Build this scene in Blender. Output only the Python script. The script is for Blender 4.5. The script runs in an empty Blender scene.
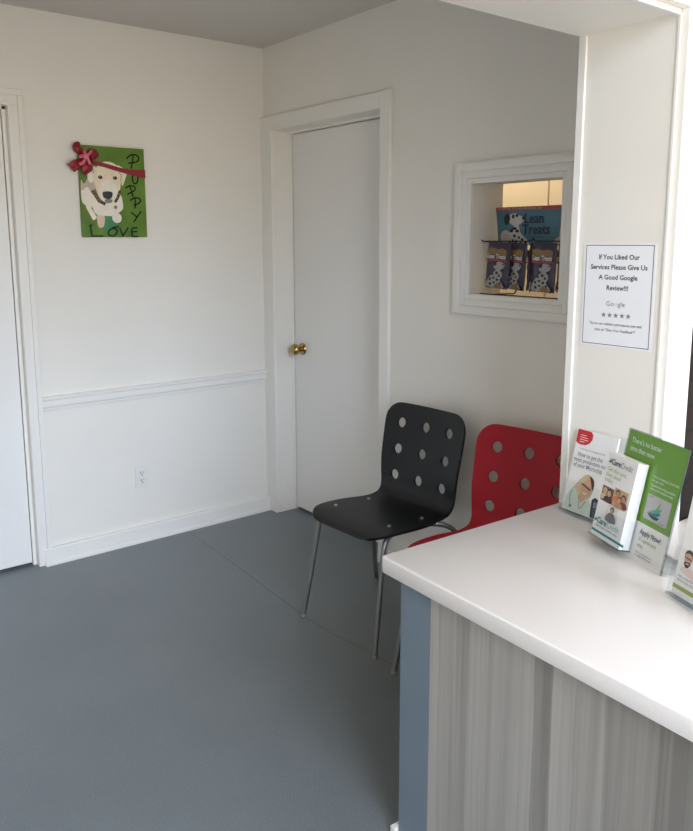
import bpy, bmesh, math, random
from mathutils import Matrix, Vector
random.seed(7)
C = bpy.context.scene.collection
R = math.radians
PI = math.pi

# ------------------------------------------------------------------ materials
def mat(name, col, rough=.5, metal=0, spec=.5, noise=0, nscale=60, bump=0, bscale=200, coat=0):
    m = bpy.data.materials.new(name); m.use_nodes = True
    nt = m.node_tree; b = nt.nodes['Principled BSDF']
    b.inputs['Base Color'].default_value = (*col, 1)
    b.inputs['Roughness'].default_value = rough
    b.inputs['Metallic'].default_value = metal
    b.inputs['Specular IOR Level'].default_value = spec
    if coat: b.inputs['Coat Weight'].default_value = coat
    tc = nt.nodes.new('ShaderNodeTexCoord')
    if noise:
        n = nt.nodes.new('ShaderNodeTexNoise'); n.inputs['Scale'].default_value = nscale
        n.inputs['Detail'].default_value = 4
        nt.links.new(tc.outputs['Object'], n.inputs['Vector'])
        r = nt.nodes.new('ShaderNodeValToRGB')
        r.color_ramp.elements[0].position = .3; r.color_ramp.elements[1].position = .7
        r.color_ramp.elements[0].color = (*[c*(1-noise) for c in col], 1)
        r.color_ramp.elements[1].color = (*[min(1, c*(1+noise)) for c in col], 1)
        nt.links.new(n.outputs['Fac'], r.inputs['Fac']); nt.links.new(r.outputs['Color'], b.inputs['Base Color'])
    if bump:
        n2 = nt.nodes.new('ShaderNodeTexNoise'); n2.inputs['Scale'].default_value = bscale
        nt.links.new(tc.outputs['Object'], n2.inputs['Vector'])
        bp = nt.nodes.new('ShaderNodeBump'); bp.inputs['Strength'].default_value = bump
        bp.inputs['Distance'].default_value = .002
        nt.links.new(n2.outputs['Fac'], bp.inputs['Height']); nt.links.new(bp.outputs['Normal'], b.inputs['Normal'])
    return m

def clear_mat(name, tint, fac0=.04, rough=.08):
    m = bpy.data.materials.new(name); m.use_nodes = True; nt = m.node_tree
    out = nt.nodes['Material Output']; nt.nodes.remove(nt.nodes['Principled BSDF'])
    t = nt.nodes.new('ShaderNodeBsdfTransparent'); t.inputs[0].default_value = (*tint, 1)
    g = nt.nodes.new('ShaderNodeBsdfGlossy'); g.inputs['Roughness'].default_value = rough
    lw = nt.nodes.new('ShaderNodeLayerWeight'); lw.inputs['Blend'].default_value = .5
    pw = nt.nodes.new('ShaderNodeMath'); pw.operation = 'POWER'; pw.inputs[1].default_value = 4
    fr = nt.nodes.new('ShaderNodeMath'); fr.operation = 'MULTIPLY_ADD'; fr.inputs[1].default_value = .12; fr.inputs[2].default_value = fac0
    nt.links.new(lw.outputs['Facing'], pw.inputs[0]); nt.links.new(pw.outputs[0], fr.inputs[0])
    mx = nt.nodes.new('ShaderNodeMixShader')
    nt.links.new(fr.outputs[0], mx.inputs[0]); nt.links.new(t.outputs[0], mx.inputs[1])
    nt.links.new(g.outputs[0], mx.inputs[2]); nt.links.new(mx.outputs[0], out.inputs[0])
    return m

def floor_mat():
    m = mat('painted concrete floor', (.150, .172, .186), .33, spec=.5)
    nt = m.node_tree; b = nt.nodes['Principled BSDF']; tc = nt.nodes.new('ShaderNodeTexCoord')
    n = nt.nodes.new('ShaderNodeTexNoise'); n.inputs['Scale'].default_value = 2.2; n.inputs['Detail'].default_value = 6
    n2 = nt.nodes.new('ShaderNodeTexNoise'); n2.inputs['Scale'].default_value = 190; n2.inputs['Detail'].default_value = 2
    for k in (n, n2): nt.links.new(tc.outputs['Object'], k.inputs['Vector'])
    r = nt.nodes.new('ShaderNodeValToRGB')
    r.color_ramp.elements[0].position = .35; r.color_ramp.elements[0].color = (.158, .180, .192, 1)
    r.color_ramp.elements[1].position = .68; r.color_ramp.elements[1].color = (.180, .202, .213, 1)
    nt.links.new(n.outputs['Fac'], r.inputs['Fac'])
    r2 = nt.nodes.new('ShaderNodeValToRGB')
    r2.color_ramp.elements[0].position = .3; r2.color_ramp.elements[0].color = (.86, .86, .86, 1)
    r2.color_ramp.elements[1].position = .7; r2.color_ramp.elements[1].color = (1.1, 1.1, 1.1, 1)
    nt.links.new(n2.outputs['Fac'], r2.inputs['Fac'])
    mx = nt.nodes.new('ShaderNodeMix'); mx.data_type = 'RGBA'; mx.blend_type = 'MULTIPLY'; mx.inputs[0].default_value = 1
    nt.links.new(r.outputs['Color'], mx.inputs[6]); nt.links.new(r2.outputs['Color'], mx.inputs[7])
    nt.links.new(mx.outputs[2], b.inputs['Base Color'])
    bp = nt.nodes.new('ShaderNodeBump'); bp.inputs['Strength'].default_value = .6; bp.inputs['Distance'].default_value = .0025
    nt.links.new(n2.outputs['Fac'], bp.inputs['Height']); nt.links.new(bp.outputs['Normal'], b.inputs['Normal'])
    return m

def laminate_mat():
    m = mat('grey wood grain laminate', (.4, .39, .37), .45)
    nt = m.node_tree; b = nt.nodes['Principled BSDF']; tc = nt.nodes.new('ShaderNodeTexCoord')
    def nz(sc, det, dist=0):
        mp = nt.nodes.new('ShaderNodeMapping'); mp.inputs['Scale'].default_value = sc
        nt.links.new(tc.outputs['Object'], mp.inputs['Vector'])
        n = nt.nodes.new('ShaderNodeTexNoise'); n.inputs['Scale'].default_value = 1; n.inputs['Detail'].default_value = det
        n.inputs['Distortion'].default_value = dist
        nt.links.new(mp.outputs[0], n.inputs['Vector']); return n
    # broad vertical planks: voronoi cells along Y, stretched along Z
    mp = nt.nodes.new('ShaderNodeMapping'); mp.inputs['Scale'].default_value = (0.01, 17, .08)
    wob = nz((1, 14, 5), 2)
    va = nt.nodes.new('ShaderNodeVectorMath'); va.operation = 'MULTIPLY_ADD'
    va.inputs[1].default_value = (0, .010, 0)
    nt.links.new(wob.outputs['Color'], va.inputs[0]); nt.links.new(tc.outputs['Object'], va.inputs[2])
    nt.links.new(va.outputs[0], mp.inputs['Vector'])
    v = nt.nodes.new('ShaderNodeTexVoronoi'); v.inputs['Scale'].default_value = 1
    nt.links.new(mp.outputs[0], v.inputs['Vector'])
    sx = nt.nodes.new('ShaderNodeSeparateColor'); nt.links.new(v.outputs['Color'], sx.inputs[0])
    n1 = nz((1, 55, .9), 5, .3); n2 = nz((1, 230, 4), 3)
    def mul_add(a, k, c):
        x = nt.nodes.new('ShaderNodeMath'); x.operation = 'MULTIPLY_ADD'; x.inputs[1].default_value = k
        nt.links.new(a, x.inputs[0])
        if isinstance(c, (int, float)): x.inputs[2].default_value = c
        else: nt.links.new(c, x.inputs[2])
        return x.outputs[0]
    s = mul_add(sx.outputs[0], .46, -.02); s = mul_add(n1.outputs['Fac'], .52, s); s = mul_add(n2.outputs['Fac'], .16, s)
    r = nt.nodes.new('ShaderNodeValToRGB')
    r.color_ramp.elements[0].position = .28; r.color_ramp.elements[0].color = (.205, .190, .170, 1)
    r.color_ramp.elements[1].position = .74; r.color_ramp.elements[1].color = (.42, .398, .362, 1)
    nt.links.new(s, r.inputs['Fac']); nt.links.new(r.outputs['Color'], b.inputs['Base Color'])
    return m

def brick_mat():
    m = mat('dark brown brick', (.05, .04, .035), .85)
    nt = m.node_tree; b = nt.nodes['Principled BSDF']; tc = nt.nodes.new('ShaderNodeTexCoord')
    mp = nt.nodes.new('ShaderNodeMapping'); mp.inputs['Rotation'].default_value = (R(90), 0, 0)
    nt.links.new(tc.outputs['Object'], mp.inputs['Vector'])
    k = nt.nodes.new('ShaderNodeTexBrick'); k.inputs['Scale'].default_value = 1
    k.inputs['Brick Width'].default_value = .2; k.inputs['Row Height'].default_value = .07
    k.inputs['Mortar Size'].default_value = .006
    k.inputs['Color1'].default_value = (.016, .011, .009, 1); k.inputs['Color2'].default_value = (.034, .025, .021, 1)
    k.inputs['Mortar'].default_value = (.020, .018, .016, 1)
    nt.links.new(mp.outputs[0], k.inputs['Vector']); nt.links.new(k.outputs['Color'], b.inputs['Base Color'])
    bp = nt.nodes.new('ShaderNodeBump'); bp.inputs['Strength'].default_value = .6; bp.invert = True
    nt.links.new(k.outputs['Fac'], bp.inputs['Height']); nt.links.new(bp.outputs['Normal'], b.inputs['Normal'])
    return m

WALL = mat('warm white wall paint', (.80, .765, .70), .6, noise=.012, nscale=3, bump=.10, bscale=140)
TRIM = mat('semi gloss white trim paint', (.81, .785, .735), .36)
DOORW = mat('white door paint', (.80, .78, .745), .38)
CEIL = mat('ceiling paint', (.62, .585, .54), .8, bump=.1)
CREAM = mat('cream cupboard paint', (.84, .77, .64), .5)
FLOOR = floor_mat()
SEAM = mat('dark floor seam', (.105, .12, .128), .5)
DARK = mat('dark void', (.02, .02, .02), .8)
LAM = laminate_mat()
BLUE = mat('blue grey wall paint', (.170, .215, .255), .5, noise=.03, nscale=8)
QUARTZ = mat('pale quartz', (.77, .727, .69), .26, noise=.025, nscale=240)
BRICK = brick_mat(); BRICK.node_tree.nodes['Principled BSDF'].inputs['Specular IOR Level'].default_value = .15
BRASS = mat('aged brass', (.50, .34, .13), .22, metal=1)
BLACKP = mat('black lacquered plywood', (.006, .0065, .0075), .42, spec=.35)
REDP = mat('red lacquered plywood', (.36, .006, .016), .45, spec=.3)
PLYB = mat('black ply edge', (.010, .010, .011), .5)
STEEL = mat('grey metallic tube', (.25, .25, .24), .42, metal=.8)
SCREW = mat('bright screw head', (.75, .74, .72), .3, metal=1)
GLIDE = mat('grey plastic glide', (.26, .26, .25), .5)
PLASTIC = mat('white outlet plastic', (.77, .745, .705), .35)
SLOT = mat('dark slot', (.05, .05, .055), .6)
PAPER = mat('white paper', (.83, .83, .85), .55)
PAPERW = mat('glossy white card', (.86, .86, .86), .35)
INK = mat('black ink', (.02, .02, .025), .6)
GREYINK = mat('grey ink', (.22, .22, .24), .6)
LIGHTINK = mat('pale grey ink', (.52, .52, .54), .6)
CLEAR = clear_mat('clear acrylic', (.965, .972, .972), .008, .03)
CEDGE = clear_mat('acrylic edge', (.72, .75, .76), .03, .1)
GLASS = clear_mat('window glass', (.97, .98, .98))
WIRE = mat('black coated wire', (.010, .010, .010), .4)
BLKPL = mat('black plastic', (.012, .012, .013), .35)

# ------------------------------------------------------------------ builders
def link(name, me, m, parent=None):
    o = bpy.data.objects.new(name, me); C.objects.link(o)
    if m is not None:
        for k in (m if isinstance(m, (list, tuple)) else [m]): me.materials.append(k)
    if parent is not None: o.parent = parent
    return o

def smooth(me, ang=35):
    for p in me.polygons: p.use_smooth = True
    me.set_sharp_from_angle(angle=R(ang))

class MB:
    def __init__(s): s.v = []; s.f = []; s.mi = []
    def add(s, vs, fs, mi=0, M=None):
        o = len(s.v); s.v += [tuple(M @ Vector(v)) if M else tuple(v) for v in vs]
        s.f += [tuple(o+i for i in f) for f in fs]; s.mi += [mi]*len(fs); return s
    def box(s, x0, x1, y0, y1, z0, z1, mi=0, M=None):
        vs = [(x, y, z) for x in (x0, x1) for y in (y0, y1) for z in (z0, z1)]
        return s.add(vs, [(0,1,3,2),(4,6,7,5),(0,4,5,1),(2,3,7,6),(0,2,6,4),(1,5,7,3)], mi, M)
    def prism(s, pts, z0, z1, mi=0, M=None):           # polygon in XY extruded in Z
        n = len(pts)
        vs = [(x, y, z0) for x, y in pts] + [(x, y, z1) for x, y in pts]
        return s.add(vs, [tuple(range(n))[::-1], tuple(range(n, 2*n))] + [(i, (i+1) % n, n+(i+1) % n, n+i) for i in range(n)], mi, M)
    def tube(s, path, r, seg=12, mi=0, caps=True, M=None):
        P = [Vector(p) for p in path]; n = len(P); vs = []; fs = []
        up = None
        for i in range(n):
            t = (P[min(i+1, n-1)]-P[max(i-1, 0)]).normalized()
            if up is None: up = t.orthogonal().normalized()
            else: up = (up - t*up.dot(t)).normalized()
            b = t.cross(up); rr = r[i] if isinstance(r, (list, tuple)) else r
            vs += [tuple(P[i] + rr*(math.cos(2*PI*k/seg)*up + math.sin(2*PI*k/seg)*b)) for k in range(seg)]
        for i in range(n-1):
            fs += [(i*seg+k, i*seg+(k+1) % seg, (i+1)*seg+(k+1) % seg, (i+1)*seg+k) for k in range(seg)]
        if caps: fs += [tuple(range(seg))[::-1], tuple(range((n-1)*seg, n*seg))]
        return s.add(vs, fs, mi, M)
    def lathe(s, prof, seg=24, mi=0, M=None):           # (r, h) around local Z
        n = len(prof); vs = []
        for r, h in prof: vs += [(r*math.cos(2*PI*k/seg), r*math.sin(2*PI*k/seg), h) for k in range(seg)]
        fs = []
        for i in range(n-1): fs += [(i*seg+k, i*seg+(k+1) % seg, (i+1)*seg+(k+1) % seg, (i+1)*seg+k) for k in range(seg)]
        fs += [tuple(range(seg))[::-1], tuple(range((n-1)*seg, n*seg))]
        return s.add(vs, fs, mi, M)
    def build(s, name, m, parent=None, bevel=0, sm=0, seg=2):
        me = bpy.data.meshes.new(name); me.from_pydata(s.v, [], s.f); me.update()
        bm = bmesh.new(); bm.from_mesh(me); bmesh.ops.recalc_face_normals(bm, faces=bm.faces)
        if bevel:
            ed = [e for e in bm.edges if len(e.link_faces) == 2 and e.calc_face_angle() > R(30)]
            bmesh.ops.bevel(bm, geom=ed, offset=bevel, segments=seg, profile=.5, affect='EDGES')
        bm.to_mesh(me); bm.free()
        if not bevel:
            for p, k in zip(me.polygons, s.mi): p.material_index = k
        if sm: smooth(me, sm)
        return link(name, me, m, parent)

def box(name, m, x0, x1, y0, y1, z0, z1, parent=None, bevel=0):
    return MB().box(x0, x1, y0, y1, z0, z1).build(name, m, parent, bevel)
def struct(o): o['kind'] = 'structure'; return o
def tag(o, label, cat, group=None):
    o['label'] = label; o['category'] = cat
    if group: o['group'] = group
    return o
def thing(name, label, cat, loc=(0,0,0), rot=(0,0,0), group=None):
    o = bpy.data.objects.new(name, None); C.objects.link(o); o.empty_display_size = .1
    o.location = loc; o.rotation_euler = rot
    return tag(o, label, cat, group)

def spline(pts, n=4, closed=True):
    out = []; N = len(pts)
    for i in range(N if closed else N-1):
        if closed: p = [pts[(i+k) % N] for k in (-1, 0, 1, 2)]
        else: p = [pts[max(0, min(N-1, i+k))] for k in (-1, 0, 1, 2)]
        for j in range(n):
            t = j/n
            out.append(tuple(.5*((2*p[1][a]) + (-p[0][a]+p[2][a])*t + (2*p[0][a]-5*p[1][a]+4*p[2][a]-p[3][a])*t*t + (-p[0][a]+3*p[1][a]-3*p[2][a]+p[3][a])*t**3) for a in range(len(pts[0]))))
    if not closed: out.append(tuple(pts[-1]))
    return out
def ell(cx, cy, rx, ry, n=20, a0=0): return [(cx+rx*math.cos(2*PI*k/n+a0), cy+ry*math.sin(2*PI*k/n+a0)) for k in range(n)]
def rect(x0, y0, x1, y1): return [(x0, y0), (x1, y0), (x1, y1), (x0, y1)]
def rrect(x0, y0, x1, y1, r, n=4):
    o = []
    for cx, cy, a in ((x1-r, y1-r, 0), (x0+r, y1-r, 90), (x0+r, y0+r, 180), (x1-r, y0+r, 270)):
        o += [(cx+r*math.cos(R(a+90*k/n)), cy+r*math.sin(R(a+90*k/n))) for k in range(n+1)]
    return o
def stroke(pts, w):                                     # a brush stroke as list of quads
    out = []
    for i in range(len(pts)-1):
        (x0, y0), (x1, y1) = pts[i], pts[i+1]; L = math.hypot(x1-x0, y1-y0) or 1e-6
        nx, ny = -(y1-y0)/L*w/2, (x1-x0)/L*w/2
        ex, ey = (x1-x0)/L*w*.3, (y1-y0)/L*w*.3
        out.append([(x0-ex+nx, y0-ey+ny), (x0-ex-nx, y0-ey-ny), (x1+ex-nx, y1+ey-ny), (x1+ex+nx, y1+ey+ny)])
    return out

def picture(name, layers, parent, y, step=.00012, M=None):
    """print: flat polygons (x, z) stacked towards -Y; layers = [(polygon, material)]"""
    mats = []; me = bpy.data.meshes.new(name); bm = bmesh.new(); k = 0
    for poly, m in layers:
        if m not in mats: mats.append(m)
        k += 1
        vs = [bm.verts.new(M @ Vector((x, y-k*step, z)) if M else (x, y-k*step, z)) for x, z in poly]
        try: f = bm.faces.new(vs)
        except ValueError: continue
        f.normal_update()
        f.material_index = mats.index(m)
    bmesh.ops.triangulate(bm, faces=bm.faces)
    bm.to_mesh(me); bm.free()
    return link(name, me, mats, parent)

def text(name, body, size, m, parent, x, y, z, align='LEFT', bold=0, sx=1, spacing=1.0, M=None):
    cu = bpy.data.curves.new('type', 'FONT'); cu.body = body; cu.size = size; cu.align_x = align
    cu.offset = bold; cu.space_line = spacing; cu.resolution_u = 2
    t = bpy.data.objects.new('type', cu); C.objects.link(t)
    bpy.context.view_layer.update()
    me = bpy.data.meshes.new_from_object(t.evaluated_get(bpy.context.evaluated_depsgraph_get()))
    bpy.data.objects.remove(t); bpy.data.curves.remove(cu)
    T = Matrix.Translation((x, y, z)) @ Matrix.Rotation(R(90), 4, 'X') @ Matrix.Diagonal((sx, 1, 1, 1))
    me.transform(M @ T if M else T); me.name = name; me.materials.clear()
    return link(name, me, m, parent)

def copy_tree(o, parent=None):
    c = o.copy(); C.objects.link(c)
    if parent is not None: c.parent = parent
    for ch in list(o.children): copy_tree(ch, c)
    return c

# ------------------------------------------------------------------ room shell
CEILZ = 2.469
XL, XR, YF = -4.2, 1.6, -5.9                             # left wall, right wall, front wall of the reception side
struct(box('floor', FLOOR, XL-.12, XR+.12, YF-.12, .14, -.1, 0))
RZ = 4.1                                                 # unseen front room, height raised so daylight falls in more steeply
m = MB(); m.box(XL-.12, XR+.12, -2.40, .14, CEILZ, CEILZ+.1)
struct(m.build('ceiling', CEIL))
struct(box('ceiling_front', CEIL, XL-.12, XR+.12, YF-.12, -2.35, RZ, RZ+.1))
AX0, AX1, AZ = -2.108, -1.288, 2.064                     # doorway in the back wall
w = MB()
w.box(AX1, .17, 0, .12, 0, CEILZ); w.box(XL-.12, AX0, 0, .12, 0, CEILZ); w.box(AX0, AX1, 0, .12, AZ, CEILZ)
w.box(AX0, AX1, .09, .12, 0, AZ)
struct(w.build('wall_back', WALL))
BY0, BY1, BZ = -.095, -.945, 2.050                       # doorway in the right wall
WY0, WY1, WZ0, WZ1 = -1.474, -1.895, 1.276, 1.711        # pass-through
T = .17
w = MB()
w.box(0, T, BY0, 0, 0, CEILZ); w.box(0, T, BY1, BY0, BZ, CEILZ); w.box(.155, T, BY1, BY0, 0, BZ)
w.box(0, T, WY0, BY1, 0, CEILZ)
w.box(0, T, WY1, WY0, 0, WZ0); w.box(0, T, WY1, WY0, WZ1, CEILZ); w.box(0, T, -2.2405, WY1, 0, CEILZ)
struct(w.build('wall_right', WALL))
YJ, YN, XJ, ZS = -2.2405, -2.5147, -.4445, 2.0248
w = MB(); w.box(XJ+.006, XR, YN, YJ, 0, RZ); w.box(XL, XJ+.006, YN, YJ, ZS, RZ)
struct(w.build('wall_middle', WALL))
struct(box('wall_left', WALL, XL-.12, XL, YF, 0, 0, RZ))
struct(box('wall_far_right', WALL, XR, XR+.12, YF, .14, 0, RZ))
struct(box('wall_beyond', CREAM, T, XR, -.55, -.43, 0, CEILZ))
struct(box('wall_brick', BRICK, -.318, XR, YN-.012, YN, 0, RZ))
FX0, FX1, FZ0, FZ1 = -3.25, -.1, .08, 3.9
w = MB(); w.box(XL-.12, FX0, YF-.12, YF, 0, RZ); w.box(FX1, XR+.12, YF-.12, YF, 0, RZ)
w.box(FX0, FX1, YF-.12, YF, 0, FZ0); w.box(FX0, FX1, YF-.12, YF, FZ1, RZ)
struct(w.build('wall_front', WALL))
w = MB()
for k in range(4):
    x = FX0 + (FX1-FX0-.05)*k/3; w.box(x, x+.05, YF-.09, YF-.03, FZ0, FZ1)
w.box(FX0, FX1, YF-.09, YF-.03, FZ0, FZ0+.05); w.box(FX0, FX1, YF-.09, YF-.03, FZ1-.05, FZ1)
wf = struct(w.build('window_1', TRIM))
struct(box('window_pane', GLASS, FX0, FX1, YF-.064, YF-.058, FZ0, FZ1, wf))

# doors -------------------------------------------------------------
d = struct(box('door_1', DOORW, AX0+.004, AX1-.019, .030, .070, .014, AZ-.02, None, .002))
s = MB(); s.box(AX1-.016, AX1, .024, .085, 0, AZ); s.box(AX0, AX0+.016, .024, .085, 0, AZ); s.box(AX0, AX1, .024, .085, AZ-.016, AZ)
struct(s.build('trim_1', TRIM, None, .002))
def casing(name, plane, lo, hi, top, wd, th, wtop=None, inner_gap=0):
    """door casing: flat board with a raised back band, mitred look; plane 'A' lies on y=0, 'B' on x=0"""
    m = MB(); wt = wtop or wd
    def b(a0, a1, d0, d1, z0, z1):
        if plane == 'A': m.box(a0, a1, -d1, d0, z0, z1)
        else: m.box(-d1, d0, a0, a1, z0, z1)
    e = wd*.34; et = wt*.38
    b(lo-wd+e, lo, 0, th*.7, 0, top); b(hi, hi+wd-e, 0, th*.7, 0, top)
    b(lo-wd+e, hi+wd-e, 0, th*.7, top, top+wt-et)
    b(lo-wd, lo-wd+e, 0, th, 0, top+wt-et); b(hi+wd-e, hi+wd, 0, th, 0, top+wt-et)
    b(lo-wd, hi+wd, 0, th, top+wt-et, top+wt)
    return struct(m.build(name, TRIM, None, .0018))
casing('trim_2', 'A', AX0, AX1, AZ, .060, .021, .065)
d2 = struct(box('door_2', DOORW, .112, .152, BY1+.004, BY0-.006, .014, BZ-.012, None, .002))
k = MB(); Mk = Matrix.Translation((.112, -.173, .917)) @ Matrix.Rotation(R(-90), 4, 'Y')
k.lathe([(.0, 0), (.033, 0), (.033, .003), (.029, .008), (.014, .010), (.013, .016)], 28, M=Mk)
rs = k.build('knob_rosette', BRASS, d2, sm=40)
k = MB(); k.lathe([(.013, .010), (.014, .024), (.017, .030), (.024, .037), (.0295, .046), (.0305, .054), (.0275, .063), (.020, .070), (.010, .0735), (0.001, .0745)], 28, M=Mk)
k.build('door_knob', BRASS, d2, sm=50)
s = MB(); s.box(.085, .111, BY1, BY1+.010, 0, BZ); s.box(.098, .111, BY0-.004, BY0, 0, BZ); s.box(.085, .111, BY1, BY0, BZ-.010, BZ)
struct(s.build('trim_3', TRIM))
m = MB()
m.box(-.020, 0, BY0, -.0005, 0, BZ+.071); m.box(-.020, 0, -1.004, BY1, 0, BZ+.071)
m.box(-.020, 0, BY1, BY0, BZ, BZ+.071)
struct(m.build('trim_4', TRIM, None, .002))
# pass-through frame --------------------------------------------------
wn = MB()
def ring(a0, a1, z0, z1, w0, w1, d0, d1):                # frame ring between inset w0 and w1 of the outer size
    for (ya, yb, za, zb) in ((a0-w0, a0-w1, z0+w0, z1-w0), (a1+w1, a1+w0, z0+w0, z1-w0), (a1+w1, a0-w1, z0+w0, z0+w1), (a1+w1, a0-w1, z1-w1, z1-w0)):
        wn.box(-d1, -d0, min(ya, yb), max(ya, yb), za, zb)
OY0, OY1, OZ0, OZ1 = -1.395, -1.972, 1.206, 1.784
wn2 = wn
ring(OY0, OY1, OZ0, OZ1, 0, .033, 0, .025)
ring(OY0, OY1, OZ0, OZ1, .033, .060, 0, .0205)
ring(OY0, OY1, OZ0, OZ1, .060, .080, 0, .0190)
struct(wn.build('window_2', TRIM, None, .0022, 40))
# opening trim: front casing, corner bead, rear stop
m = MB(); cx = XJ+.012
m.box(cx, -.318, YN-.023, YN, 0, ZS+.012+.15); m.box(XL, cx, YN-.023, YN, ZS+.012, ZS+.162)
struct(m.build('trim_5', TRIM, None, .003))
m = MB(); m.box(XJ, XJ+.0065, YJ-.020, YJ+.003, 0, ZS)
m.box(XJ+.003, XJ+.0065, YN-.006, YN+.004, 0, ZS)
m.box(XL, XJ, YN-.006, YN+.006, ZS-.0045, ZS+.001)
struct(m.build('trim_6', TRIM, None, .002))
# chair rail
prof = [(0, .727), (-.009, .727), (-.011, .737), (-.011, .742), (-.015, .746), (-.017, .753), (-.017, .776), (-.021, .781), (-.022, .792), (-.018, .796), (0, .796)]
m = MB(); Mx = Matrix(((0, 0, 1, 0), (1, 0, 0, 0), (0, 1, 0, 0), (0, 0, 0, 1)))
m.prism(prof, -1.228, -.020, M=Mx)
struct(m.build('trim_7', TRIM))
# baseboards
def base_run(name, x0, x1):
    m = MB(); m.prism([(0, 0), (-.036, 0), (-.036, .012), (-.030, .021), (-.0225, .023), (-.0225, .074), (-.019, .080), (0, .080)], x0, x1, M=Mx)
    return struct(m.build(name, TRIM))
base_run('baseboard_back', -1.262, -.020)
m = MB(); m.box(-.014, 0, -2.2405, -1.004, 0, .075); struct(m.build('baseboard_right', TRIM, None, .003))
# floor seam
pts = spline([(-.535, -.036), (-.566, -.6), (-.602, -1.14), (-.600, -1.34), (-.575, -1.56), (-.55, -2.1)], 6, False)
m = MB()
for (a, b) in zip(pts[:-1], pts[1:]): m.add([(a[0]-.0018, a[1], .0006), (a[0]+.0018, a[1], .0006), (b[0]+.0018, b[1], .0006), (b[0]-.0018, b[1], .0006)], [(0, 1, 2, 3)])
struct(m.build('trim_8', SEAM))
# cream cupboard in the room behind the pass-through
cb = thing('wall_cabinet', 'cream cupboard with two plain doors seen through the square pass-through', 'cabinet', (.80, -1.2165, 1.1))
box('cabinet_body', CREAM, .019, .40, -1.0, .63, 0, 1.05, cb)
for a, b_ in ((.004, .62), (-.99, -.004)): box('cabinet_door', CREAM, 0, .018, a, b_, .01, 1.04, cb, .002)

# ------------------------------------------------------------------ outlet
o = thing('wall_outlet', 'white duplex power outlet low on the white wall', 'outlet', (-.762, 0, .331))
m = MB(); m.prism(rrect(-.0355, -.057, .0355, .057, .004), 0, .0065, M=Matrix.Rotation(R(90), 4, 'X'))
m.build('cover_plate', PLASTIC, o, .0012)
for zc in (.0195, -.0195):
    r = MB(); r.prism(rrect(-.0165, zc-.0135, .0165, zc+.0135, .009), .0065, .0080, M=Matrix.Rotation(R(90), 4, 'X'))
    ro = r.build('receptacle', PLASTIC, o)
    picture('slots', [(rect(-.0092, zc-.001, -.0055, zc+.009), SLOT), (rect(.0055, zc, .0082, zc+.008), SLOT), (ell(0, zc-.0085, .0034, .0034, 12), SLOT)], ro, -.0081)
r = MB(); r.lathe([(.003, .0065), (.003, .0075), (.001, .0078)], 12, M=Matrix.Rotation(R(90), 4, 'X')); r.build('screw', SCREW, o)

# ------------------------------------------------------------------ dog painting
GREEN = mat('grass green acrylic paint', (.100, .200, .012), .45, noise=.22, nscale=9)
GEDGE = mat('dark green canvas edge', (.04, .10, .012), .6)
TEAL = mat('teal green paint', (.05, .24, .11), .5, noise=.2, nscale=14)
FURA = mat('cream dog fur paint', (.80, .68, .50), .55, noise=.07, nscale=30)
FURB = mat('white dog fur paint', (.84, .77, .66), .55, noise=.06, nscale=30)
FURC = mat('shadowed tan fur paint', (.55, .44, .34), .55, noise=.08, nscale=30)
FURP = mat('pinkish fur paint', (.74, .55, .43), .55)
NOSE = mat('charcoal paint', (.03, .03, .035), .4)
NOSEG = mat('grey muzzle paint', (.22, .22, .23), .5)
COLLAR = mat('dark brown collar paint', (.06, .035, .02), .5)
COLLARG = mat('tan collar fleck', (.35, .22, .09), .5)
LETTER = mat('black letter paint', (.006, .012, .007), .8, spec=.2)
LETTERT = mat('dark teal letter paint', (.012, .04, .028), .8, spec=.2)
PW, PH = .312, .408
QT = ((77.4, 143.7), (143.2, 148.7), (147.3, 236.5), (82.5, 236.9))
def uv(px, py):                                          # bilinear inverse of the painting's outline
    u = v = .5
    for _ in range(12):
        ax = QT[0][0]*(1-u)+QT[1][0]*u; ay = QT[0][1]*(1-u)+QT[1][1]*u
        bx = QT[3][0]*(1-u)+QT[2][0]*u; by = QT[3][1]*(1-u)+QT[2][1]*u
        v = (py-ay)/(by-ay); lx = QT[0][0]*(1-v)+QT[3][0]*v; rx = QT[1][0]*(1-v)+QT[2][0]*v
        u = (px-lx)/(rx-lx)
    return ((u-.5)*PW, (.5-v)*PH)
def K(l): return [uv(75+x/11.54, 160+y/11.54) for x, y in l]
def Z(l): return [uv(50+x/5.775, 125+y/5.775) for x, y in l]
pt = thing('dog_painting', 'green canvas painting of a white puppy with black lettering hung on the wall', 'painting', (-.8430, -.003, 1.716))
m = MB(); m.box(-PW/2, PW/2, -.020, 0, -PH/2, PH/2); m.build('canvas', GREEN, pt, .0015)
L = []
L.append((spline(K([(300, 640), (430, 640), (470, 720), (420, 800), (300, 790), (280, 700)])), TEAL))
L.append((spline(K([(60, 215), (95, 262), (140, 185), (200, 160), (220, 300), (190, 380), (175, 545), (125, 520), (72, 468), (58, 330)]), 3), FURC))
L.append((spline(K([(60, 330), (75, 345), (130, 300), (180, 390), (178, 545), (125, 520), (72, 468)]), 3), FURB))
L.append((spline(K([(112, 520), (168, 540), (230, 640), (225, 672), (195, 685), (168, 635)]), 3), FURB))
L.append((spline(K([(240, 610), (322, 625), (322, 745), (290, 775), (252, 752)]), 3), FURP))
L.append((spline(K([(415, 640), (480, 605), (520, 640), (515, 700), (465, 720), (425, 690)]), 3), FURB))
for a in ((262, 748), (278, 752), (295, 750), (450, 700), (470, 706)): L += [(p, FURC) for p in stroke(K([(a[0], a[1]-18), (a[0]+3, a[1]+6)]), .0012)]
L.append((spline(K([(180, 375), (250, 440), (330, 480), (440, 470), (510, 390), (540, 520), (520, 575), (430, 632), (330, 635), (240, 620), (200, 570), (172, 470)]), 3), FURB))
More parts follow.
